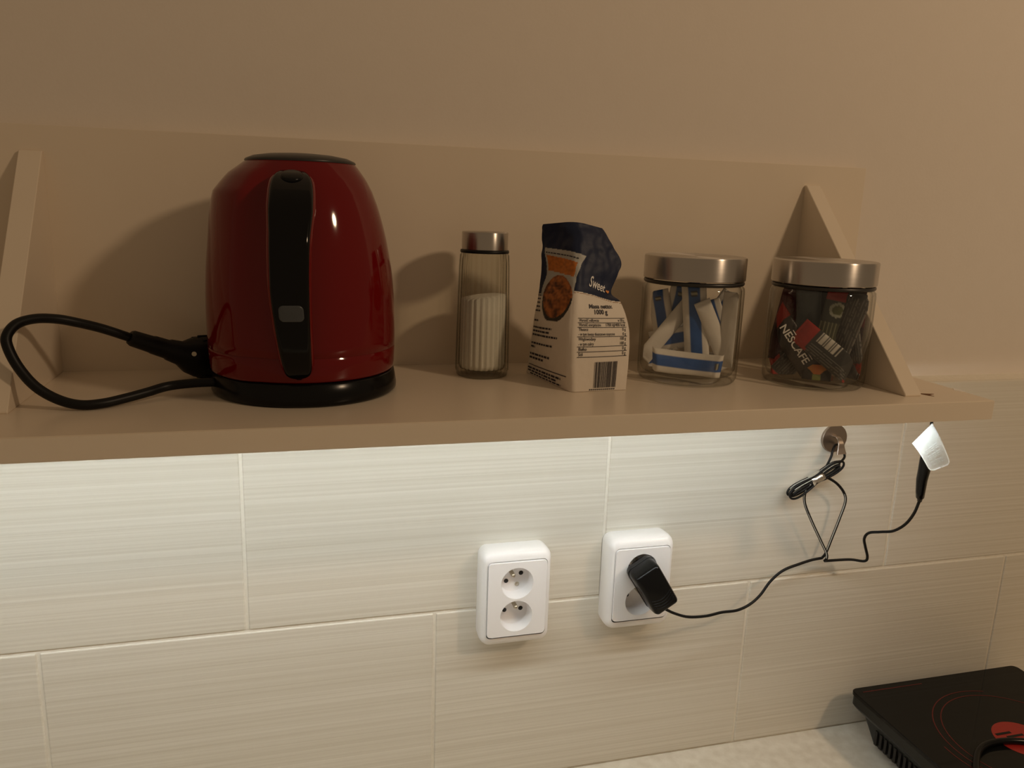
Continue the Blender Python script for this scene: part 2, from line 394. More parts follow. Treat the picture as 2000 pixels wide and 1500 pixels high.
# body frame: axis pointing down-right, matching the tilted outlet
ax = Vector((.0300, 0, -.0480)).normalized(); sd = Vector((-ax.z, 0, ax.x)); fw = Vector((0, -1, 0))
AC = Vector((.4645, 0, .0400))
def abody(name, secs, m, parent, n=5):
    bm = bmesh.new(); rings = []
    for d, l0, l1, hw, r in secs:
        hh = (l1-l0)/2; mid = (l0+l1)/2
        rings.append([bm.verts.new(AC+sd*x+ax*(mid+z)+fw*d) for x, z in rrect(hw, hh, r, n)])
    for A, B in zip(rings, rings[1:]):
        for k in range(len(A)): bm.faces.new((A[k], B[k], B[(k+1) % len(A)], A[(k+1) % len(A)]))
    bm.faces.new(rings[0]); bm.faces.new(rings[-1][::-1])
    return link(name, bm_mesh(bm, name), m, parent, True)
abody('plug_face', [(.0290, -.019, .019, .0150, .011), (.0345, -.0205, .0215, .0158, .011), (.0350, -.0215, .030, .0165, .008)], M['black'], pa)
abody('housing', [(.0350, -.0222, .034, .0163, .007), (.0365, -.0226, .0352, .0168, .007), (.052, -.0222, .0360, .0166, .006), (.0600, -.0212, .0352, .0158, .005), (.0632, -.0195, .0340, .0146, .004), (.0640, -.0175, .0322, .0128, .003)], M['black'], pa)
abody('seam', [(.0420, -.0229, .0363, .0172, .007), (.0426, -.0229, .0363, .0172, .007)], M['blackrub'], pa)
for q in range(4):     # ribs curving across the lower end of the face
    pts = []
    for k in range(9):
        s_ = -1+k/4; pts.append(AC+sd*(.0122*s_)+ax*(.0290-.0035*q-.0045*s_*s_)+fw*.0640)
    tube('grip_rib', pts, .0007, M['black'], pa, 6, 2)
tube('strain_relief', [AC+ax*.034+fw*.050, AC+ax*.038+fw*.050+sd*-.001, AC+ax*.0425+fw*.050+sd*-.0015], .0027, M['blackrub'], pa)
E0 = AC+ax*.0425+fw*.050+sd*-.0015
cab1 = [tuple(E0), (0.4990,-0.0500,-0.0040), (0.5172,-0.0500,-0.0104), (0.5435,-0.0450,-0.0147), (0.5666,-0.0400,-0.0152), (0.5897,-0.0360,-0.0172), (0.6091,-0.0320,-0.0133), (0.6247,-0.0280,-0.0047), (0.6398,-0.0240,0.0103), (0.6576,-0.0220,0.0220), (0.6801,-0.0200,0.0272), (0.6994,-0.0180,0.0301), (0.7149,-0.0170,0.0310)]
cabR = [(0.7149,-0.0170,0.0310), (0.7223,-0.0140,0.0359), (0.7285,-0.0140,0.0562), (0.7352,-0.0150,0.0822), (0.7387,-0.0170,0.1045), (0.7339,-0.0180,0.1173), (0.7209,-0.0200,0.1302), (0.7074,-0.0200,0.1383), (0.6975,-0.0200,0.1415)]
cabL = [(0.6975,-0.0225,0.1415), (0.6807,-0.0240,0.1334), (0.6756,-0.0220,0.1231), (0.6790,-0.0190,0.1072), (0.6923,-0.0175,0.0834), (0.7101,-0.0175,0.0543), (0.7190,-0.0190,0.0385), (0.7185,-0.0215,0.0321), (0.7176,-0.0190,0.0277)]
cab2 = [(0.7176,-0.0190,0.0277), (0.7356,-0.0200,0.0278), (0.7527,-0.0240,0.0288), (0.7678,-0.0300,0.0281), (0.7681,-0.0340,0.0355), (0.7594,-0.0380,0.0518), (0.7527,-0.0420,0.0650), (0.7513,-0.0500,0.0759), (0.7592,-0.0600,0.0808), (0.7638,-0.0750,0.0881), (0.7651,-0.0900,0.1026), (0.7607,-0.1050,0.1223), (0.7561,-0.1150,0.1419)]
CR = .0017
def stripe(pts, parent, off=Vector((-.0012, -.0011, .0006))):  # pale stripe painting the highlight along the black cable
    tube('stripe', [Vector(p)+off for p in pts], .00055, M['cablestripe'], parent, 5)
tube('cable', cab1, CR, M['blackrub'], pa)
for p in (cabR, cabL):
    c_ = tube('cable', p, CR, M['blackrub'], pa); stripe(p[1:-1], c_)
tube('cable', cab2, CR, M['blackrub'], pa)
tube('cable', [(0.6974,-0.0200,0.1428), (0.7083,-0.0180,0.1632), (0.7128,-0.0150,0.1735), (0.7200,-0.0105,0.1775), (0.7275,-0.0110,0.1745), (0.7311,-0.0120,0.1673), (0.7312,-0.0140,0.1614), (0.7209,-0.0180,0.1560), (0.7071,-0.0200,0.1508)], CR*.85, M['blackrub'], pa)
# bundled coil: long thin turns lying along one slanted axis, tied in the middle
cc = Vector((.6895, -.0205, .1395)); cx_ = Vector((.0634, 0, .0355)).normalized(); cn_ = Vector((-cx_.z, 0, cx_.x))
coil = empty('_', (0, 0, 0), None, None); bpy.data.objects.remove(coil)
for k in range(5):
    pts = []; ph = random.uniform(-.3, .3)
    for q in range(25):
        a = 2*PI*q/24
        lx = (.034+.0015*k)*math.cos(a) - .002; wid = (.0042+.0022*k)*(.35+.65*abs(math.cos(a))**1.2)
        pts.append(cc+cx_*lx+cn_*(wid*math.sin(a+ph*.3)+.0008*math.sin(k*2.1))+Vector((0, -.0042+.0021*(k % 4)+.0008*math.sin(a*2+k), 0)))
    t_ = tube('cable_coil', pts, .0014, M['blackrub'], pa, 8, 3)
    if k in (1, 3): stripe(pts[1:11], t_, Vector((-.0003, -.0013, .0006)))
bm = sweep_bm([cc-cx_*.0085+cn_*.0003, cc-cx_*.003, cc+cx_*.004, cc+cx_*.0085], lambda i, t: circ(.0075, 12, .9, 1))
link('twist_tie', bm_mesh(bm, 'twist_tie'), M['tie'], pa, True)
bm = sweep_bm([Vector(p) for p in ((.7561, -.115, .1419), (.7535, -.1176, .1470), (.7530, -.1180, .1478), (.7495, -.1210, .1560), (.7440, -.1262, .1720), (.7405, -.1310, .1845), (.7368, -.135, .1965), (.7318, -.1405, .2120), (.7280, -.1448, .2270))],
              lambda i, t: circ((.0026, .0030, .0044, .0050, .0058, .0062, .0062, .0056, .0040)[i], 16))
link('jack_connector', bm_mesh(bm, 'jack'), M['black'], pa, True)

# ------------------------------------------------------------------ kettle on its power base
KC = (.0917, -.0655)
pb = empty('kettle_power_base', (KC[0], KC[1], ZS), 'round black power base under the red kettle, with thick cord and plug', 'kettle base')
link('base_plate', bm_mesh(lathe_bm([(0, ZS), (.0800, ZS), (.0824, ZS+.0025), (.0826, ZS+.006), (.0805, ZS+.0185), (.0790, ZS+.0200), (.070, ZS+.0200), (0, ZS+.0195)], KC, 96), 'base'), M['black'], pb, True)
cord = [(0.0163,-0.0900,0.2918), (-0.0025,-0.0910,0.2916), (-0.0227,-0.0950,0.2903), (-0.0370,-0.1060,0.2882), (-0.0516,-0.1160,0.2861), (-0.0676,-0.1260,0.2845), (-0.0835,-0.1300,0.2848), (-0.0995,-0.1280,0.2894), (-0.1142,-0.1270,0.2998), (-0.1255,-0.1240,0.3146), (-0.1322,-0.1210,0.3294), (-0.1335,-0.1170,0.3386), (-0.1285,-0.1080,0.3465), (-0.1184,-0.0970,0.3490), (-0.1059,-0.0860,0.3472), (-0.0929,-0.0780,0.3430), (-0.0764,-0.0660,0.3358), (-0.0560,-0.0540,0.3253)]
tube('cord', cord, .0040, M['blackrub'], pb, 14, 6)
pp = [Vector(p) for p in ((-.0575, -.0545, .3262), (-.0555, -.0535, .3250), (-.0420, -.0470, .3185), (-.0400, -.0460, .3176), (-.0300, -.0405, .3127), (-.0285, -.0398, .3120), (-.0200, -.0350, .3080), (-.0130, -.0305, .3050), (-.0060, -.0255, .3025), (-.0010, -.0215, .3015), (.0060, -.0160, .3008), (.0085, -.0140, .3006))]
prad = (.0060, .0072, .0078, .0084, .0088, .0098, .0112, .0165, .0192, .0195, .0195, .0180)
pl = link('plug', bm_mesh(sweep_bm(pp, lambda i, t: circ(prad[i], 24)), 'plug'), M['blackrub'], pb, True)
pdir = (pp[-1]-pp[-3]).normalized(); psd = Vector((-pdir.y, pdir.x, 0)).normalized(); pup = pdir.cross(psd)
for k in range(12):      # finger ribs round the plug rim
    a = 2*PI*k/12; e = psd*math.cos(a)+pup*math.sin(a)
    tube('grip_rib', [pp[-4]+e*.0190, pp[-3]+e*.0196, pp[-2]+e*.0196, pp[-1]+e*.0182], .0011, M['blackrub'], pl, 6, 2)
for s_ in (-1, 1): tube('prong', [pp[-1]+psd*.0095*s_, pp[-1]+psd*.0095*s_+pdir*.010, pp[-1]+psd*.0095*s_+pdir*.018], .0024, M['pinmetal'], pl, 10, 2)
disc = lathe_bm([(0, 0), (.0022, 0), (.0022, .0006), (0, .0006)], (0, 0), 12)
bmesh.ops.transform(disc, matrix=Matrix.Translation((-.0065, -.0437, .3085)) @ Matrix.Rotation(PI/2, 4, 'X'), verts=disc.verts)
link('earth_contact', bm_mesh(disc, 'contact'), M['pinmetal'], pl)

kt = empty('electric_kettle', (KC[0], KC[1], ZS+.0202), 'glossy red electric kettle with black handle strip and black lid', 'kettle')
def lerp_prof(T, z):
    for (z0, r0), (z1, r1) in zip(T, T[1:]):
        if z <= z1: return r0+(r1-r0)*max(0, (z-z0))/(z1-z0)
    return T[-1][1]
PR = [(.0, .0790), (.0205, .0795), (.0270, .0806), (.045, .0812), (.066, .0812), (.080, .0808), (.094, .0800), (.110, .0783), (.122, .0764), (.136, .0738), (.149, .0708), (.165, .0662), (.178, .0612), (.188, .0560), (.1975, .0490), (.2010, .0460)]
PL = [(.0, .0815), (.0205, .0822), (.0296, .0832), (.045, .0838), (.066, .0840), (.080, .0838), (.093, .0834), (.110, .0822), (.1195, .0812), (.136, .0794), (.1542, .0776), (.166, .0758), (.1743, .0738), (.180, .0695), (.1895, .0615), (.1984, .0495), (.2010, .0460)]
AZS = math.radians(205)      # spout side: towards the back left
def krad(r, z, a):
    h = z-ZS; dlt = abs((a-AZS+PI) % (2*PI)-PI)
    wgt = 1 if dlt < .40 else max(0, 1-(dlt-.40)/.28); wgt = wgt*wgt*(3-2*wgt)
    return lerp_prof(PR, h)*(1-wgt)+lerp_prof(PL, h)*wgt
zsmp = [.0205, .0215, .0235, .0270, .034, .0405, .0411, .0415, .0421, .0500] + [.056+.008*k for k in range(14)] + [.167, .172, .1745, .178, .182, .186, .190, .194, .1975, .200, .201]
prof = [(.070, ZS+.0203)] + [(1, ZS+h) for h in zsmp] + [(0, ZS+.2005)]
def kr2(r, z, a):
    if r < .9: return r
    rr = krad(r, z, a)
    if abs(z-ZS-.0413) < .0004: rr -= .0007       # seam above the foot ring
    if z-ZS < .0212: rr -= .0015
    return rr
body = link('body', bm_mesh(lathe_bm(prof, KC, 128, kr2), 'kettle_body'), M['red'], kt, True)
link('lid', bm_mesh(lathe_bm([(.0462, ZS+.1995), (.0472, ZS+.2012), (.0462, ZS+.2026), (.040, ZS+.2052), (.028, ZS+.2072), (.014, ZS+.2082), (0, ZS+.2085)], KC, 64), 'lid'), M['lid'], kt, True)
# handle: a loop facing the room; red shell, black grip insert
hp = [(.0845, -.1150, .4655), (.0840, -.1285, .4625), (.0833, -.1420, .4545), (.0825, -.1540, .4430), (.0813, -.1630, .4260), (.0803, -.1690, .4080), (.0800, -.1685, .3820), (.0812, -.1650, .3560), (.0830, -.1580, .3330), (.0846, -.1500, .3185), (.0852, -.1420, .3110)]
hw = [.0150, .0165, .0172, .0172, .0158, .0153, .0150, .0138, .0126, .0116, .0095]
hpath = catmull(hp, 6)
def interp(L_, t):
    x = t*(len(L_)-1); i = min(int(x), len(L_)-2); f_ = x-i; return L_[i]*(1-f_)+L_[i+1]*f_
def hsec(extra, depth, off):
    def f_(i, t):
        e = 1.0 if t < .93 else math.sqrt(max(.03, 1-((t-.93)/.07)**2))
        if t < .16: e *= .55+.45*math.sqrt(max(0, 1-((.16-t)/.16)**2))
        return [(b_+off, a_) for a_, b_ in rrect((interp(hw, t)+extra)*e, depth, depth*.8, 4)]
    return f_
# frame: up = x so that 'side' lies in the loop plane, normal across the width
hd = link('handle', bm_mesh(sweep_bm(hpath, hsec(.0016, .0062, 0), up=(1, 0, 0)), 'handle'), M['red'], kt, True)
# grip sits proud on the outer side of the loop
def outset(path, d):
    out = []
    for i, p in enumerate(path):
        T = (path[min(i+1, len(path)-1)]-path[max(i-1, 0)]).normalized(); n_ = Vector((1, 0, 0)).cross(T).normalized()
        if n_.y > 0 and abs(n_.y) > .3 or n_.z < -.5: n_ = -n_
        out.append(p+n_*d)
    return out
gp_ = outset(hpath, .0042)
gr = link('grip', bm_mesh(sweep_bm(gp_[3:], hsec(-.0004, .0042, 0), up=(1, 0, 0)), 'grip'), M['blackgloss'], hd, True)
def plate_on_handle(name, i0, r0, r1, m, th, lift):
    p = gp_[i0]; T = (gp_[i0+1]-gp_[i0-1]).normalized(); X = Vector((1, 0, 0)); n_ = X.cross(T).normalized()
    if n_.y > 0: n_ = -n_
    bm = bmesh.new(); rings = []
    for q, h in ((1.0, -.002), (1.0, th*.6), (.88, th), (0.01, th*1.02)):
        rings.append([bm.verts.new(p+n_*(lift+h)+X*(x*q)+T*(z*q)) for x, z in rrect(r0, r1, min(r0, r1)*.98 if r0 == r1 else min(r0, r1)*.6, 6)])
    for A, B in zip(rings, rings[1:]):
        for k in range(len(A)): bm.faces.new((A[k], B[k], B[(k+1) % len(A)], A[(k+1) % len(A)]))
    return link(name, bm_mesh(bm, name), m, hd, True)
plate_on_handle('lid_button', 8, .0088, .0088, M['black'], .0016, .0040)
plate_on_handle('switch', 40, .0095, .0066, M['greyp'], .0010, .0040)

# ------------------------------------------------------------------ ribbed glass shaker with white granules
SC = (.2667, -.0307)
sk_ = empty('glass_shaker', (SC[0], SC[1], ZS), 'tall ribbed glass shaker with steel lid, half full of white granules', 'shaker')
def rib(amp):
    return lambda r, z, a: r+(amp*(.5+.5*math.cos(24*a)) if ZS+.006 < z < ZS+.122 and r > .018 else 0)
link('glass_body', bm_mesh(lathe_bm([(0, ZS+.0002), (.0245, ZS+.0002), (.0262, ZS+.002), (.0264, ZS+.006), (.0261, ZS+.0061), (.0259, ZS+.020), (.0252, ZS+.06), (.0240, ZS+.110), (.0233, ZS+.1215), (.0236, ZS+.123), (.0236, ZS+.1265), (.0222, ZS+.1268), (.0205, ZS+.126), (.0213, ZS+.115), (.0226, ZS+.06), (.0230, ZS+.012), (.0215, ZS+.0075), (0, ZS+.0068)], SC, 168, rib(.0013)), 'shaker_glass'), M['ribglass'], sk_, True)
link('steel_lid', bm_mesh(lathe_bm([(.0220, ZS+.1265), (.0227, ZS+.1268), (.0229, ZS+.1275), (.0229, ZS+.1432), (.0224, ZS+.1442), (0, ZS+.1444)], (0, 0), 64), 'shaker_lid'), M['steel'], sk_, True, (SC[0], SC[1], 0))
link('rim_dark_ring', bm_mesh(lathe_bm([(.0239, ZS+.1238), (.0243, ZS+.125), (.0239, ZS+.1266), (.0226, ZS+.127)], SC, 64), 'shaker_ring'), M['blackrub'], sk_, True)  # black ring round the glass rim, just under the steel lid
def srad(r, z, a): return r
bm = lathe_bm([(0, ZS+.0072), (.0214, ZS+.0080), (.0228, ZS+.013), (.0225, ZS+.060), (.0221, ZS+.0805), (.012, ZS+.0815), (0, ZS+.0820)], SC, 168, lambda r, z, a: r-(.0011*(.5-.5*math.cos(24*a)) if r > .02 else 0))
for v in bm.verts:
    if v.co.z > ZS+.075: v.co.z += .12*(v.co.x-SC[0])
tag(link('white_granules', bm_mesh(bm, 'granules'), M['sugar'], None, True), 'white sugar granules filling the lower half of the ribbed glass shaker', 'sugar', kind='stuff')

# ------------------------------------------------------------------ glass jars
def jar(c, label):
    j = empty('glass_jar', (c[0], c[1], ZS), label, 'jar', 'glass jars with steel lids')
    link('glass_body', bm_mesh(lathe_bm([(0, ZS+.0015), (.040, ZS+.0012), (.0455, ZS+.0002), (.0490, ZS+.0012), (.0508, ZS+.0050), (.0512, ZS+.012), (.0514, ZS+.060), (.0514, ZS+.092), (.0508, ZS+.0965), (.0490, ZS+.0985), (.0480, ZS+.100), (.0480, ZS+.112), (.0462, ZS+.112), (.0462, ZS+.099), (.0485, ZS+.094), (.0490, ZS+.060), (.0488, ZS+.014), (.0465, ZS+.0085), (.040, ZS+.0068), (0, ZS+.0064)], c, 96), 'jar_glass'), M['glass'], j, True)
    link('rim_refraction_ring', bm_mesh(lathe_bm([(.0485, ZS+.0990), (.0500, ZS+.0996), (.0506, ZS+.1008), (.0503, ZS+.1024), (.0488, ZS+.1032)], c, 72), 'jar_rim'), M['lid'], j, True)  # ring coloured dark to stand in for refraction shade in the clear rim
    link('steel_lid', bm_mesh(lathe_bm([(.0488, ZS+.1046), (.0508, ZS+.1040), (.0512, ZS+.1046), (.0512, ZS+.1252), (.0507, ZS+.1266), (.0495, ZS+.1270), (.047, ZS+.1268), (0, ZS+.1266)], (0, 0), 96), 'jar_lid'), M['steel'], j, False, (c[0], c[1], 0))
    jl = j.children[-1]
    for p in jl.data.polygons: p.use_smooth = True
    try:
        jl.data.set_sharp_from_angle(angle=math.radians(30))
    except Exception: pass
    return j
J1, J2 = (.4783, -.068), (.6066, -.1022)
jar(J1, 'round glass jar of sugar sticks with brushed steel lid')
jar(J2, 'round glass jar of coffee sachets with brushed steel lid')

def jframe(c):
    wv = Vector((c[0]-.084, c[1]+.8105, 0)).normalized(); return Vector((wv.y, -wv.x, 0)), wv
def paint(me, cols):
    at = me.color_attributes.new('print', 'FLOAT_COLOR', 'POINT')
    for i, c in enumerate(cols): at.data[i].color = (*c, 1)
def sachet_mesh(name, L_, W_, T_, painter, bend=0., seed=0, nu=44, nv=18, back=None):
    """pillow stick: flat crimped ends, puffed middle; x along, y across, z out of the printed face"""
    V = []; cols = []; Fc = []
    for side in (1, -1):
        for i in range(nu+1):
            for k in range(nv+1):
                u, v = i/nu, k/nv; x = (u-.5)*L_; y = (v-.5)*W_
                puff = max(0, min(1, min(u, 1-u)/.10-.35))**.7*(max(0, 1-(2*v-1)**2))**.6
                wr = noise.noise(Vector((x*70, y*70, seed*3.7)))*.0011*puff
                z = side*(T_/2*puff+.0002)+wr
                xx, zz = x, z
                if bend:
                    Rr = 1/bend; a = x*bend; xx = (Rr-z)*math.sin(a) if bend else x; zz = Rr-(Rr-z)*math.cos(a)
                V.append((xx, y*(1-.06*puff), zz)); cols.append(painter(u, v) if side > 0 or back is None else back(u, v))
    n = (nu+1)*(nv+1)
    for s_ in (0, 1):
        for i in range(nu):
            for k in range(nv):
                a = s_*n+i*(nv+1)+k; q = (a, a+nv+1, a+nv+2, a+1); Fc.append(q if s_ == 0 else q[::-1])
    for i in range(nu):
        for k in (0, nv):
            a = i*(nv+1)+k; Fc.append((a, a+n, a+n+nv+1, a+nv+1) if k == 0 else (a, a+nv+1, a+n+nv+1, a+n))
    for k in range(nv):
        for i in (0, nu):
            a = i*(nv+1)+k; Fc.append((a, a+1, a+n+1, a+n) if i == 0 else (a, a+n, a+n+1, a+1))
    me = bpy.data.meshes.new(name); me.from_pydata(V, [], Fc); paint(me, cols)
    for p in me.polygons: p.use_smooth = True
    return me
def confine(o, c):
    """press a sachet against the inside of the jar wall wherever it would reach through"""
    mw = o.matrix_world.copy(); iv = mw.inverted()
    for v in o.data.vertices:
        p = mw @ v.co; d_ = Vector((p.x-c[0], p.y-c[1])); r_ = d_.length
        lim = .0472 if p.z < ZS+.090 else .0452
        q_ = min(r_, lim-.0012+.0012*math.tanh((r_-lim)/.02)) if r_ > lim-.0012 else r_
        if r_ > 1e-9: p.x = c[0]+d_.x*q_/r_; p.y = c[1]+d_.y*q_/r_
        p.z = min(max(p.z, ZS+.0088), ZS+.1035); v.co = iv @ p
def place(o, c, a, h, b, ang, face=0., tilt=0.):
    """in-jar placement: a right, b away, h up from the shelf; ang = turn in the upright plane,
    face = yaw of the printed face, tilt = lean backwards"""
    e, wv = jframe(c); up = Vector((0, 0, 1))
    e2 = e*math.cos(face)+wv*math.sin(face); n_ = (-wv)*math.cos(face)+e*math.sin(face)
    u2 = up*math.cos(tilt)-n_*math.sin(tilt); n2 = n_*math.cos(tilt)+up*math.sin(tilt)
    X = e2*math.cos(ang)+u2*math.sin(ang); Y = n2.cross(X)
    p = Vector((c[0], c[1], ZS))+e*a+wv*b+up*h
    o.matrix_world = Matrix(((X.x, Y.x, n2.x, p.x), (X.y, Y.y, n2.y, p.y), (X.z, Y.z, n2.z, p.z), (0, 0, 0, 1)))
    confine(o, c)

WHT, BLU = (.74, .71, .66), (.020, .10, .36)
def sugar_paint(band, lo=.24, hi=.76):
    def f_(u, v):
        if .83 < u < .90 and .38 < v < .62: return (.03, .03, .03) if not (.855 < u < .868) else (.5, .5, .4)
        if lo < v < hi: return band
        return WHT
    return f_
def plain(c_): return lambda u, v: c_
SD = math.radians
sugar = [  # a, h, b, ang, face, tilt, length, width, band, bend, label
    (.0055, .0560, .004, SD(97), .0, .06, .088, .0250, BLU, 0, 'upright sugar stick with wide blue stripe in the middle of the jar'),
    (.0000, .0195, -.026, SD(-3), .0, .25, .088, .0240, BLU, 13., 'sugar stick with blue stripe lying flat along the jar bottom'),
    (-.0230, .0490, .006, SD(50), .5, .0, .080, .0180, WHT, 0, 'pale sugar stick leaning to the upright blue-striped one'),
    (-.0290, .0560, .016, SD(105), -.2, .1, .066, .0230, BLU, 0, 'blue striped sugar stick against the jar wall by the sugar bag'),
    (-.0170, .0590, .022, SD(80), .2, .0, .072, .0240, BLU, 0, 'blue striped sugar stick behind the leaning pale one'),
    (-.0110, .0400, .012, SD(14), .0, .1, .060, .0230, BLU, 0, 'sugar stick lying across behind the upright one, blue and cream'),
    (.0260, .0470, .003, SD(116), .2, .0, .076, .0170, WHT, 0, 'slim white sugar stick leaning beside the upright blue one'),
    (.0300, .0470, .014, SD(112), -.1, .0, .072, .0230, BLU, 0, 'blue striped sugar stick behind the slim white one'),
    (.0230, .0560, .026, SD(60), .0, .0, .074, .0230, BLU, 0, 'blue striped sugar stick crossing behind the upright one'),
    (.0385, .0530, .002, SD(88), -.5, .0, .078, .0190, WHT, 0, 'crumpled pale sugar stick standing against the jar wall by the coffee jar'),
    (.0010, .0500, .030, SD(93), .0, .0, .076, .0240, WHT, 0, 'white sugar stick at the back of the jar'),
    (-.0060, .0160, .012, SD(4), .0, .9, .070, .0240, BLU, 0, 'sugar stick lying at the jar bottom behind the flat blue one'),
]
for i, (a, h, b_, ang, fc, tl, L_, W_, band, bend, lb) in enumerate(sugar):
    me = sachet_mesh('sugar_stick', L_, W_, .0055, sugar_paint(band) if band != WHT else plain(WHT), bend, i)
    o = tag(link('sugar_stick', me, M['paper']), lb, 'sugar stick', 'sugar sticks in the glass jar'); place(o, J1, a, h, b_, ang, fc, tl)

BK, RD, GR, OR = (.012, .010, .010), (.34, .020, .014), (.055, .062, .062), (.60, .17, .03)
def hsh(*a): return random.Random(str(a)).random()
def coffee_paint(kind, sd_):
    def f_(u, v):
        if kind == 'text':
            return RD if u < .20 else (.02, .016, .016)
        if kind == 'bar':
            if u < .24: return RD
            if .30 < u < .66 and v > .58:
                return (.62, .60, .55) if int(u*90) % 5 not in (1, 4) else (.03, .03, .03)
            if .27 < u < .95 and v < .50: return (.16, .155, .14) if int(v*30) % 3 == 0 and hsh(int(u*40), int(v*30)) > .2 else (.030, .030, .028)
            return (.035, .034, .032) if v > .1 else RD
        if kind == 'grey':
            return (.085, .105, .11) if u < .8 else (.05, .06, .065)
        if kind == 'cup':
            r_ = math.hypot((u-.72)*4.2, (v-.52)*1.35)
            if u > .84: return RD
            if .26 < r_ < .40: return (.40, .42, .34)
            if r_ <= .26: return (.10, .11, .04)
            if u > .52 and v < .30: return OR
            if .34 < u < .56: return (.30, .30, .20) if int(v*22) % 3 == 0 else (.08, .085, .05)
            return (.035, .04, .03) if u > .2 else (.06, .01, .01)
        if kind == 'fine':
            if u < .22: return RD if hsh(int(u*60), int(v*9)) > .3 else (.12, .03, .025)
            if int(v*24) % 3 == 0 and .25 < u < .93: return (.17, .16, .145) if hsh(int(u*44), int(v*24), sd_) > .25 else (.05, .048, .045)
            return (.060, .056, .052)
        if kind == 'flame':
            if .30 < u < .62: return tuple(OR[k]*(1-abs(v-.5))+(.55, .40, .06)[k]*abs(v-.5) for k in range(3)) if abs(v-.5) < .10+(u-.30)*1.2 else BK
            if u <= .30 and abs(v-.5) < .16: return (.16, .18, .05)
            return BK
        if kind == 'wine': return (.10, .014, .016) if u > .5 else (.03, .01, .012)
        return BK if u > .15 else RD
    return f_
coffee = [  # a, h, b, ang, face, tilt, L, W, kind, label
    (-.0225, .0450, -.027, SD(-53), .15, .0, .080, .0250, 'text', 'black coffee sachet with white brand lettering slanting across the jar'),
    (.0100, .0385, -.033, SD(-35), -.1, .05, .070, .0260, 'bar', 'coffee sachet with red end and barcode lying across the jar'),
    (-.0110, .0680, .004, SD(94), .0, .0, .080, .0250, 'grey', 'plain blue-grey coffee sachet standing upright in the jar'),
    (.0145, .0600, -.006, SD(82), .1, .0, .080, .0280, 'cup', 'red-topped coffee sachet with a coffee cup picture'),
    (.0270, .0560, -.008, SD(76), -.2, .0, .084, .0230, 'fine', 'dull grey coffee sachet with fine print under the steel lid'),
    (.0345, .0440, -.004, SD(103), -.4, .0, .074, .0180, 'fine', 'narrow coffee sachet with fine print and red foot by the bracket'),
    (.0040, .0180, -.026, SD(90), .0, .60, .034, .0280, 'flame', 'dark coffee sachet with orange flame at the jar bottom'),
    (-.0250, .0180, -.016, SD(48), .3, .2, .052, .0230, 'fine', 'coffee sachet with fine print on the jar bottom under the lettered one'),
    (-.0330, .0560, .008, SD(80), .5, .0, .074, .0250, 'wine', 'wine-red coffee sachet against the jar wall by the sugar stick jar'),
    (-.0210, .0640, .020, SD(98), .1, .0, .084, .0260, 'wine', 'dark wine coffee sachet standing behind the blue-grey one'),
    (.0330, .0600, .016, SD(86), -.3, .0, .080, .0240, 'wine', 'brownish red coffee sachet behind the fine-print ones'),
    (.0060, .0600, .028, SD(90), .0, .0, .088, .0270, 'black', 'black coffee sachet at the back of the jar'),
    (.0190, .0250, -.004, SD(-12), .0, .5, .056, .0270, 'black', 'black coffee sachet lying under the barcode one'),
    (-.0080, .0280, .008, SD(20), .0, .3, .076, .0280, 'black', 'black coffee sachet lying in the middle of the heap'),
    (.0170, .0380, .020, SD(70), .0, .0, .070, .0260, 'black', 'black coffee sachet leaning behind the heap'),
]
def text_obj(name, strs, S, m, parent, off=.0004, local=False):
    """strs: list of (text, u0, v0, su, sv, width or None, italic); mapped on surface S(u,v)->point; v upward"""
    V = []; Fc = []
    for s_, u0, v0, su, sv, wd, bo, shr in strs:
        tv, tf, x1 = text_tris(s_, 1.0, bo, shr); k = (wd/x1) if wd else su
        base = len(V); e = .004
        for x, y in tv:
            u, v = u0+x*k, v0+y*sv; p = S(u, v); n_ = (S(u+e, v)-p).cross(S(u, v+e)-p)
            n_ = n_.normalized() if n_.length > 0 else Vector((0, -1, 0))
            V.append(p+n_*off)
        Fc += [tuple(base+i for i in f_) for f_ in tf]
    me = bpy.data.meshes.new(name); me.from_pydata(V, [], Fc); return link(name, me, m, parent)
for i, (a, h, b_, ang, fc, tl, L_, W_, kind, lb) in enumerate(coffee):
    T_ = .0055
    me = sachet_mesh('coffee_sachet', L_, W_, T_, coffee_paint(kind, i), 0, 40+i, 64, 30)
    o = tag(link('coffee_sachet', me, M['foil']), lb, 'coffee sachet', 'coffee sachets in the glass jar'); place(o, J2, a, h, b_, ang, fc, tl)
    if kind == 'text':
        S = lambda u, v: Vector((u, v, T_/2*max(0, 1-(2*v/W_)**2)**.6+.0010))
        V, Fc, x1 = text_tris('NESCAFE', 1, .015); k = .046/x1; me = bpy.data.meshes.new('lettering')
        me.from_pydata([S(-.020+x*k, -.0035+y*.0105) for x, y in V], [], Fc)
        t_ = bpy.data.objects.new('lettering', me); COL.objects.link(t_); me.materials.append(M['inkw']); t_.parent = o
        me = bpy.data.meshes.new('letter_bar'); me.from_pydata([S(-.010, .0058), S(.026, .0058), S(.026, .0066), S(-.010, .0066)], [], [(0, 1, 2, 3)])
        t_ = bpy.data.objects.new('letter_bar', me); COL.objects.link(t_); me.materials.append(M['inkw']); t_.parent = o

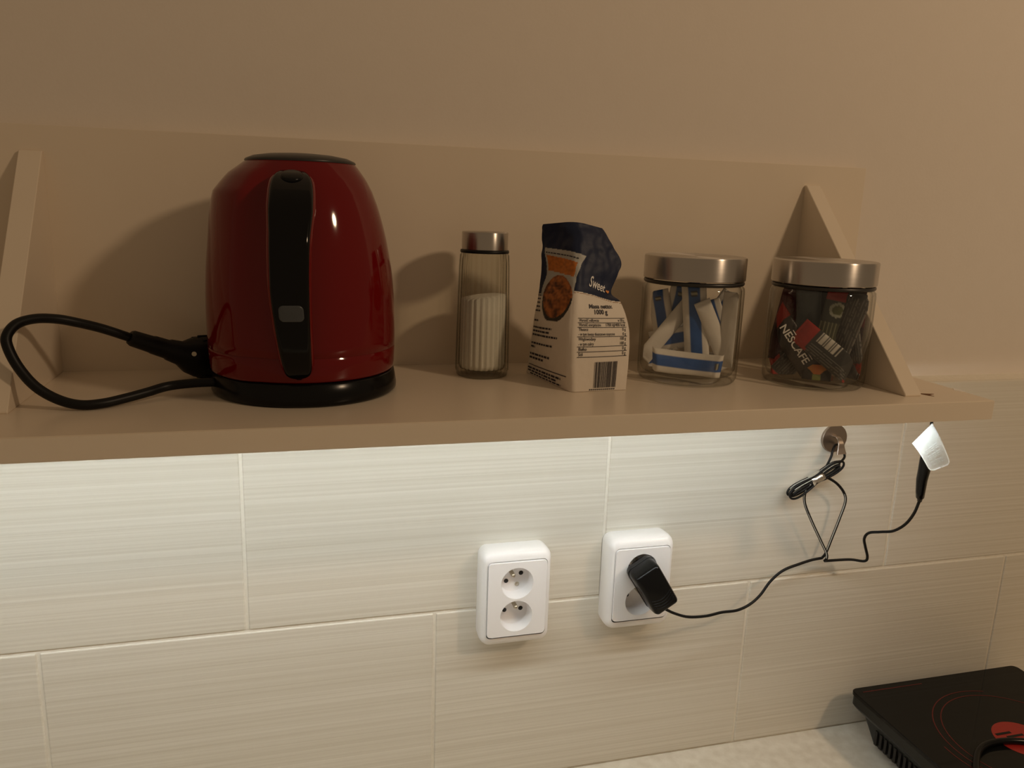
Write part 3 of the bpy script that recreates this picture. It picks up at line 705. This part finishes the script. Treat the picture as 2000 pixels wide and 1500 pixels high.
# ------------------------------------------------------------------ paper sugar bag
lev = [[(0.3159,-0.0260,0.2803), (0.3324,-0.1190,0.2803), (0.3903,-0.1153,0.2803)],
 [(0.3182,-0.0280,0.3065), (0.3306,-0.1180,0.3129), (0.3925,-0.1120,0.3132)],
 [(0.3197,-0.0320,0.3339), (0.3310,-0.1140,0.3413), (0.3932,-0.1060,0.3396)],
 [(0.3216,-0.0370,0.3583), (0.3339,-0.1080,0.3645), (0.3871,-0.0980,0.3623)],
 [(0.3231,-0.0400,0.3777), (0.3375,-0.1010,0.3800), (0.3805,-0.0880,0.3710)],
 [(0.3227,-0.0420,0.3973), (0.3406,-0.0950,0.4006), (0.3887,-0.0820,0.3889)],
 [(0.3217,-0.0430,0.4125), (0.3426,-0.0900,0.4156), (0.3928,-0.0780,0.4000)],
 [(0.3211,-0.0450,0.4251), (0.3450,-0.0840,0.4296), (0.3819,-0.0740,0.4194)],
 [(0.3202,-0.0500,0.4337), (0.3441,-0.0780,0.4380), (0.3742,-0.0700,0.4318)]]
thick = [1, 1, .96, .88, .76, .62, .46, .28, .08]     # how far the back corner stands off, 0 = folded flat
def corner(i, v):
    x = max(0, min(1, v))*8; k = min(int(x), 7); t = x-k
    P = [Vector(lev[max(0, min(8, k+d))][i]) for d in (-1, 0, 1, 2)]
    return .5*((2*P[1])+(P[2]-P[0])*t+(2*P[0]-5*P[1]+4*P[2]-P[3])*t*t+(3*P[1]-P[0]-3*P[2]+P[3])*t**3)
def thk(v):
    x = max(0, min(1, v))*8; k = min(int(x), 7); return thick[k]+(thick[k+1]-thick[k])*(x-k)
def bagS(u, v):
    """front of the bag: u 0..1 wide face (left), 1..2 narrow face (right)"""
    Lc, Fc_, Rc = corner(0, v), corner(1, v), corner(2, v)
    rd = .10+.45*max(0, v-.35)
    p = Lc*(1-u)+Fc_*u if u <= 1 else Fc_*(2-u)+Rc*(u-1)
    if abs(u-1) < rd:                     # soften the corner, more so in the slack top
        q = .25*(rd-abs(u-1))**2/rd; p = p*(1-2*q)+(Lc+Rc)*q
    n_ = Vector((.35, -.93, 0)) if u > 1 else Vector((-.97, -.2, 0))
    amp = .0004+.0046*max(0, v-.42)
    w_ = noise.noise(Vector((p.x*55, p.y*55, p.z*60)))+.6*noise.noise(Vector((p.x*140, p.y*120, p.z*110+5)))
    edge = min(1, min(v, 1-v)*12)
    bul = (.0035 if u <= 1 else .0022)*math.sin(PI*(u % 1))*math.sin(PI*min(1, v/.55)) if v < .55 else 0
    return p+n_*(w_*amp*edge+bul)
def bagB(u, v):
    """hidden rear: u 0..1 from right corner round the back corner to the left one"""
    Lc, Fc_, Rc = corner(0, v), corner(1, v), corner(2, v); Bc = (Lc+Rc)/2+((Lc+Rc)/2-Fc_)*thk(v)
    Bc = Vector((Bc.x, min(Bc.y, .018), (Lc.z+Rc.z)/2 if v > 0 else Lc.z))
    a0, a1 = bagS(2, v), bagS(0, v)
    return a0*(1-2*u)+Bc*2*u if u <= .5 else Bc*(2-2*u)+a1*(2*u-1)
PAP, NAV, ORG = (.77, .70, .61), (.0065, .0140, .046), (.62, .20, .035)
def bound(u):      # lower edge of the navy print (v) along u
    T = [(0, .41), (.55, .43), (.90, .452), (1.10, .456), (1.25, .452), (1.45, .440), (1.62, .415), (1.80, .392), (2.0, .385)]
    return lerp_prof(T, u)
def inpoly(u, v, P):
    c_ = False
    for (x0, y0), (x1, y1) in zip(P, P[1:]+P[:1]):
        if (y0 > v) != (y1 > v) and u < (x1-x0)*(v-y0)/(y1-y0)+x0: c_ = not c_
    return c_
PANEL = [(.09, .40), (.10, .445), (.17, .55), (.08, .735), (1.21, .690), (1.04, .55), (1.0, .445), (1.0, .40)]
ORNG = [(.15, .675), (1.02, .628), (.95, .545), (.21, .568)]
def bagcol(u, v):
    if inpoly(u, v, ORNG): return tuple(ORG[k]*(.85+.3*noise.noise(Vector((u*14, v*60, 1)))) for k in range(3))
    du = (u-.58)/.40
    if v < .545 and v > .27 and du*du+((v-.405)/.142)**2 < 1:
        if v < .40 and (du*1.10)**2+((v-.405)/.118)**2 > 1: return (.035, .030, .024)        # bowl
        q = noise.noise(Vector((u*7, v*26, 3)))+.6*noise.noise(Vector((u*16, v*60, 9)))       # biscuits heaped in it
        t = max(0, min(1, .55+q)); return (.08+.42*t, .022+.145*t, .006+.035*t)
    if inpoly(u, v, PANEL): return (.46, .46, .43)
    bd = bound(u)
    if v > bd:
        return NAV
    if v > bd-.008: return PAP
    if v > bd-.013 and u > .98: return (.30, .16, .08)
    return PAP
V = []; cols = []; Fc = []; NUF, NUB, NVV = 150, 12, 190
for j in range(NVV+1):
    v = j/NVV
    for i in range(NUF+1): u = 2*i/NUF; V.append(bagS(u, v)); cols.append(bagcol(u, v))
    for i in range(1, NUB): V.append(bagB(i/NUB, v)); cols.append(NAV if v > .55 else PAP)
RW = NUF+NUB
for j in range(NVV):
    for i in range(RW): Fc.append((j*RW+i, j*RW+(i+1) % RW, (j+1)*RW+(i+1) % RW, (j+1)*RW+i))
Fc.append(tuple(range(RW))[::-1]); Fc.append(tuple(NVV*RW+i for i in range(RW)))
bag = empty('sugar_bag', (.355, -.07, ZS), 'crumpled one-kilogram paper sugar bag, white below and navy blue on top', 'sugar bag')
me = bpy.data.meshes.new('bag'); me.from_pydata(V, [], Fc); paint(me, cols)
pk = link('paper_packet', me, M['paper'], bag, True)
E_ = lambda *a: a
T1 = []
rows = [('Wartość odżywcza', 'w 100 g'), ('Wartość energetyczna', '1700 kJ/400 kcal'), ('Tłuszcz', '0 g'), ('- w tym kwasy tłuszczowe nasycone', '0 g'), ('Węglowodany', '100 g'), ('- w tym cukry', '100 g'), ('Białko', '0 g'), ('Sól', '0 g')]
wl = [.33, .36, .15, .60, .27, .24, .13, .07]; wr = [.12, .36, .06, .06, .11, .11, .06, .06]
v0 = .278
for i, (l_, r_) in enumerate(rows):
    vv = v0-.0208*i
    T1.append((l_, 1.13, vv, None, .0185, wl[i], .012, 0)); T1.append((r_, 1.93-wr[i], vv, None, .0185, wr[i], .012, 0))
T1.append(('Masa netto:', 1.30, .342, None, .032, .46, .03, 0)); T1.append(('1000 g', 1.38, .313, None, .032, .26, .03, 0))
text_obj('lettering', T1, bagS, M['ink'], pk)
text_obj('lettering', [('Sweet', 1.36, .512, None, .090, .44, .012, .25)], lambda u, v: bagS(u, v-.06*(u-1.36)), M['inkw'], pk, .0006)
# heart after the word
hv = [(16*math.sin(t)**3/17, (13*math.cos(t)-5*math.cos(2*t)-2*math.cos(3*t)-math.cos(4*t))/17) for t in [2*PI*k/24 for k in range(24)]]
S0 = lambda x, y: bagS(1.87+.055*x, .500+.016*y)
me = bpy.data.meshes.new('heart'); me.from_pydata([S0(x, y)+Vector((.0002, -.0007, 0)) for x, y in hv], [], [tuple(range(24))]); link('heart', me, M['inko'], pk)
bm = bmesh.new()
def line_on(u0, u1, v0_, v1_, h, n=10, off=.0005, m_=1):
    S = lambda s_, t: bagS(u0+(u1-u0)*s_, v0_+(v1_-v0_)*s_+h*t)
    vs = {}
    for i in range(n+1):
        for t in range(m_+1):
            p = S(i/n, t/m_); n_ = (S(i/n+.02, t/m_)-p).cross(S(i/n, t/m_+.2)-p)
            n_ = n_.normalized() if n_.length > 1e-12 else Vector((0, -1, 0))
            vs[i, t] = bm.verts.new(p+n_*off)
    for i in range(n):
        for t in range(m_): bm.faces.new((vs[i, t], vs[i+1, t], vs[i+1, t+1], vs[i, t+1]))
for k_ in (-1, 0, 1, 3, 5, 6, 7): vv = v0-.0208*k_-.0062; line_on(1.11, 1.95, vv, vv, .0022, 24)
link('table_rules', bm_mesh(bm, 'table_rules'), M['ink'], pk)['kind'] = 'stuff'; bm = bmesh.new()
# barcode
rb = random.Random(4); u = 1.40
while u < 1.79:
    w_ = rb.choice((.006, .006, .011, .016)); line_on(u, u+w_, .020, .020, .088, 1, .0006, 10); u += w_+rb.choice((.006, .006, .010))
u = 1.33
for q in range(13): line_on(u, u+.022, .008, .008, .007, 1); u += .036
link('barcode', bm_mesh(bm, 'barcode'), M['ink'], pk)['kind'] = 'stuff'; bm = bmesh.new()
# small print lines on the wide face (too fine to read)
for (vv, uu0, uu1, dens) in ((.400, .02, .12, 1), (.378, .02, .13, 1), (.356, .02, .14, 1), (.334, .02, .18, 1), (.312, .02, .2, 1), (.262, .04, .18, 2), (.228, .04, .60, 2), (.210, .04, .55, 2), (.192, .04, .74, 2), (.153, .04, .62, 2), (.136, .04, .16, 2), (.102, .04, .56, 2), (.086, .04, .40, 2), (.040, .03, .80, 2), (.026, .04, .70, 2), (.011, .10, .80, 2)):
    u = uu0
    while u < uu1:
        w_ = min(rb.uniform(.03, .10), uu1-u); line_on(u, u+w_, vv, vv, .0080, 3); u += w_+.018
line_on(.04, .92, .058, .058, .003, 24)
for (vv, uu0, uu1) in ((.675, .15, 1.0),):
    u = uu0
    while u < uu1: w_ = rb.uniform(.04, .1); line_on(u, u+w_, vv+.024-.045*u, vv+.024-.045*(u+w_), .008, 2); u += w_+.02
link('small_print', bm_mesh(bm, 'small_print'), M['ink'], pk)['kind'] = 'stuff'

# ------------------------------------------------------------------ induction hob on the worktop
HX0, HX1, HY0, HY1, HT = .7832, 1.0560, -.3800, -.0190, ZW+.070
hob = empty('induction_hob', ((HX0+HX1)/2, (HY0+HY1)/2, ZW), 'portable black induction hob with red ring markings on the worktop', 'hob')
def slab(name, secs, m, r, parent, cx, cy, smooth=False):
    bm = bmesh.new(); rings = []
    for hw_, hh_, z, rr in secs: rings.append([bm.verts.new((cx+x, cy+y, z)) for x, y in rrect(hw_, hh_, rr, 6)])
    for A, B in zip(rings, rings[1:]):
        for k in range(len(A)): bm.faces.new((A[k], A[(k+1) % len(A)], B[(k+1) % len(A)], B[k]))
    bm.faces.new(rings[0][::-1]); bm.faces.new(rings[-1]); return link(name, bm_mesh(bm, name), m, parent, smooth)
hcx, hcy, ha, hb = (HX0+HX1)/2, (HY0+HY1)/2, (HX1-HX0)/2, (HY1-HY0)/2
slab('glass_plate', [(ha-.0015, hb-.0015, HT-.005, .008), (ha, hb, HT-.0045, .009), (ha, hb, HT-.001, .009), (ha-.001, hb-.001, HT, .008)], M['hobglass'], 0, hob, hcx, hcy)
slab('housing', [(ha-.022, hb-.025, ZW+.006, .008), (ha-.012, hb-.014, ZW+.040, .009), (ha-.004, hb-.004, ZW+.048, .009), (ha-.0012, hb-.0012, ZW+.052, .009), (ha-.0012, hb-.0012, HT-.0048, .009)], M['hobbody'], 0, hob, hcx, hcy)
for sx in (-1, 1):
    for sy in (-1, 1): link('foot', bm_mesh(lathe_bm([(0, ZW), (.010, ZW), (.011, ZW+.0065), (0, ZW+.0065)], (hcx+sx*.09, hcy+sy*.13), 20), 'foot'), M['blackrub'], hob, True)
for k in range(12):
    y = -.062-.0085*k
    box('vent_slot', (HX0+.0125, HX0+.020, y-.0021, y+.0021, ZW+.014, ZW+.034), M['hole'], hob)
def ring(name, c, r, w_, a0, a1, m, z, n=96):
    bm = bmesh.new(); A = []; B = []
    for k in range(n+1):
        a = a0+(a1-a0)*k/n
        A.append(bm.verts.new((c[0]+(r-w_)*math.cos(a), c[1]+(r-w_)*math.sin(a), z))); B.append(bm.verts.new((c[0]+r*math.cos(a), c[1]+r*math.sin(a), z)))
    for k in range(n): bm.faces.new((A[k], B[k], B[k+1], A[k+1]))
    return link(name, bm_mesh(bm, name), m, hob)
RC = (.924, -.155)
ring('ring_marking', RC, .0985, .0014, SD(70), SD(350), M['hobring'], HT+.0002)
ring('ring_marking', RC, .0890, .0014, SD(0), SD(360), M['hobring'], HT+.0002)
ring('ring_marking', RC, .1080, .0014, SD(175), SD(270), M['hobring'], HT+.0002)
ring('centre_marking', RC, .0330, .0325, SD(0), SD(360), M['hobred'], HT+.0002)
for k, (x0, x1, y) in enumerate(((-.026, -.004, .012), (-.016, .008, .005))):
    box('centre_slot', (RC[0]+x0, RC[0]+x1, RC[1]+y, RC[1]+y+.0035, HT+.0002, HT+.0005), M['hobglass'], hob)
box('edge_line', (HX0+.012, HX0+.105, -.0305, -.0292, HT-.0001, HT+.0002), M['hobring'], hob)
tube('power_cord', [(1.02, -.215, HT+.004), (.975, -.190, HT+.004), (0.9383,-0.1733,HT+.004), (0.9122,-0.1618,HT+.004), (0.8904,-0.1570,HT+.004), (0.8670,-0.1576,HT+.004), (0.8472,-0.1654,HT+.004), (0.8280,-0.1811,HT+.004), (0.8115,-0.1992,HT+.004), (0.7985,-0.2206,HT+.004), (.800, -.25, HT+.004), (.83, -.28, HT+.004), (.90, -.29, HT+.004), (.98, -.27, HT+.004)], .0038, M['black'], hob, 12)
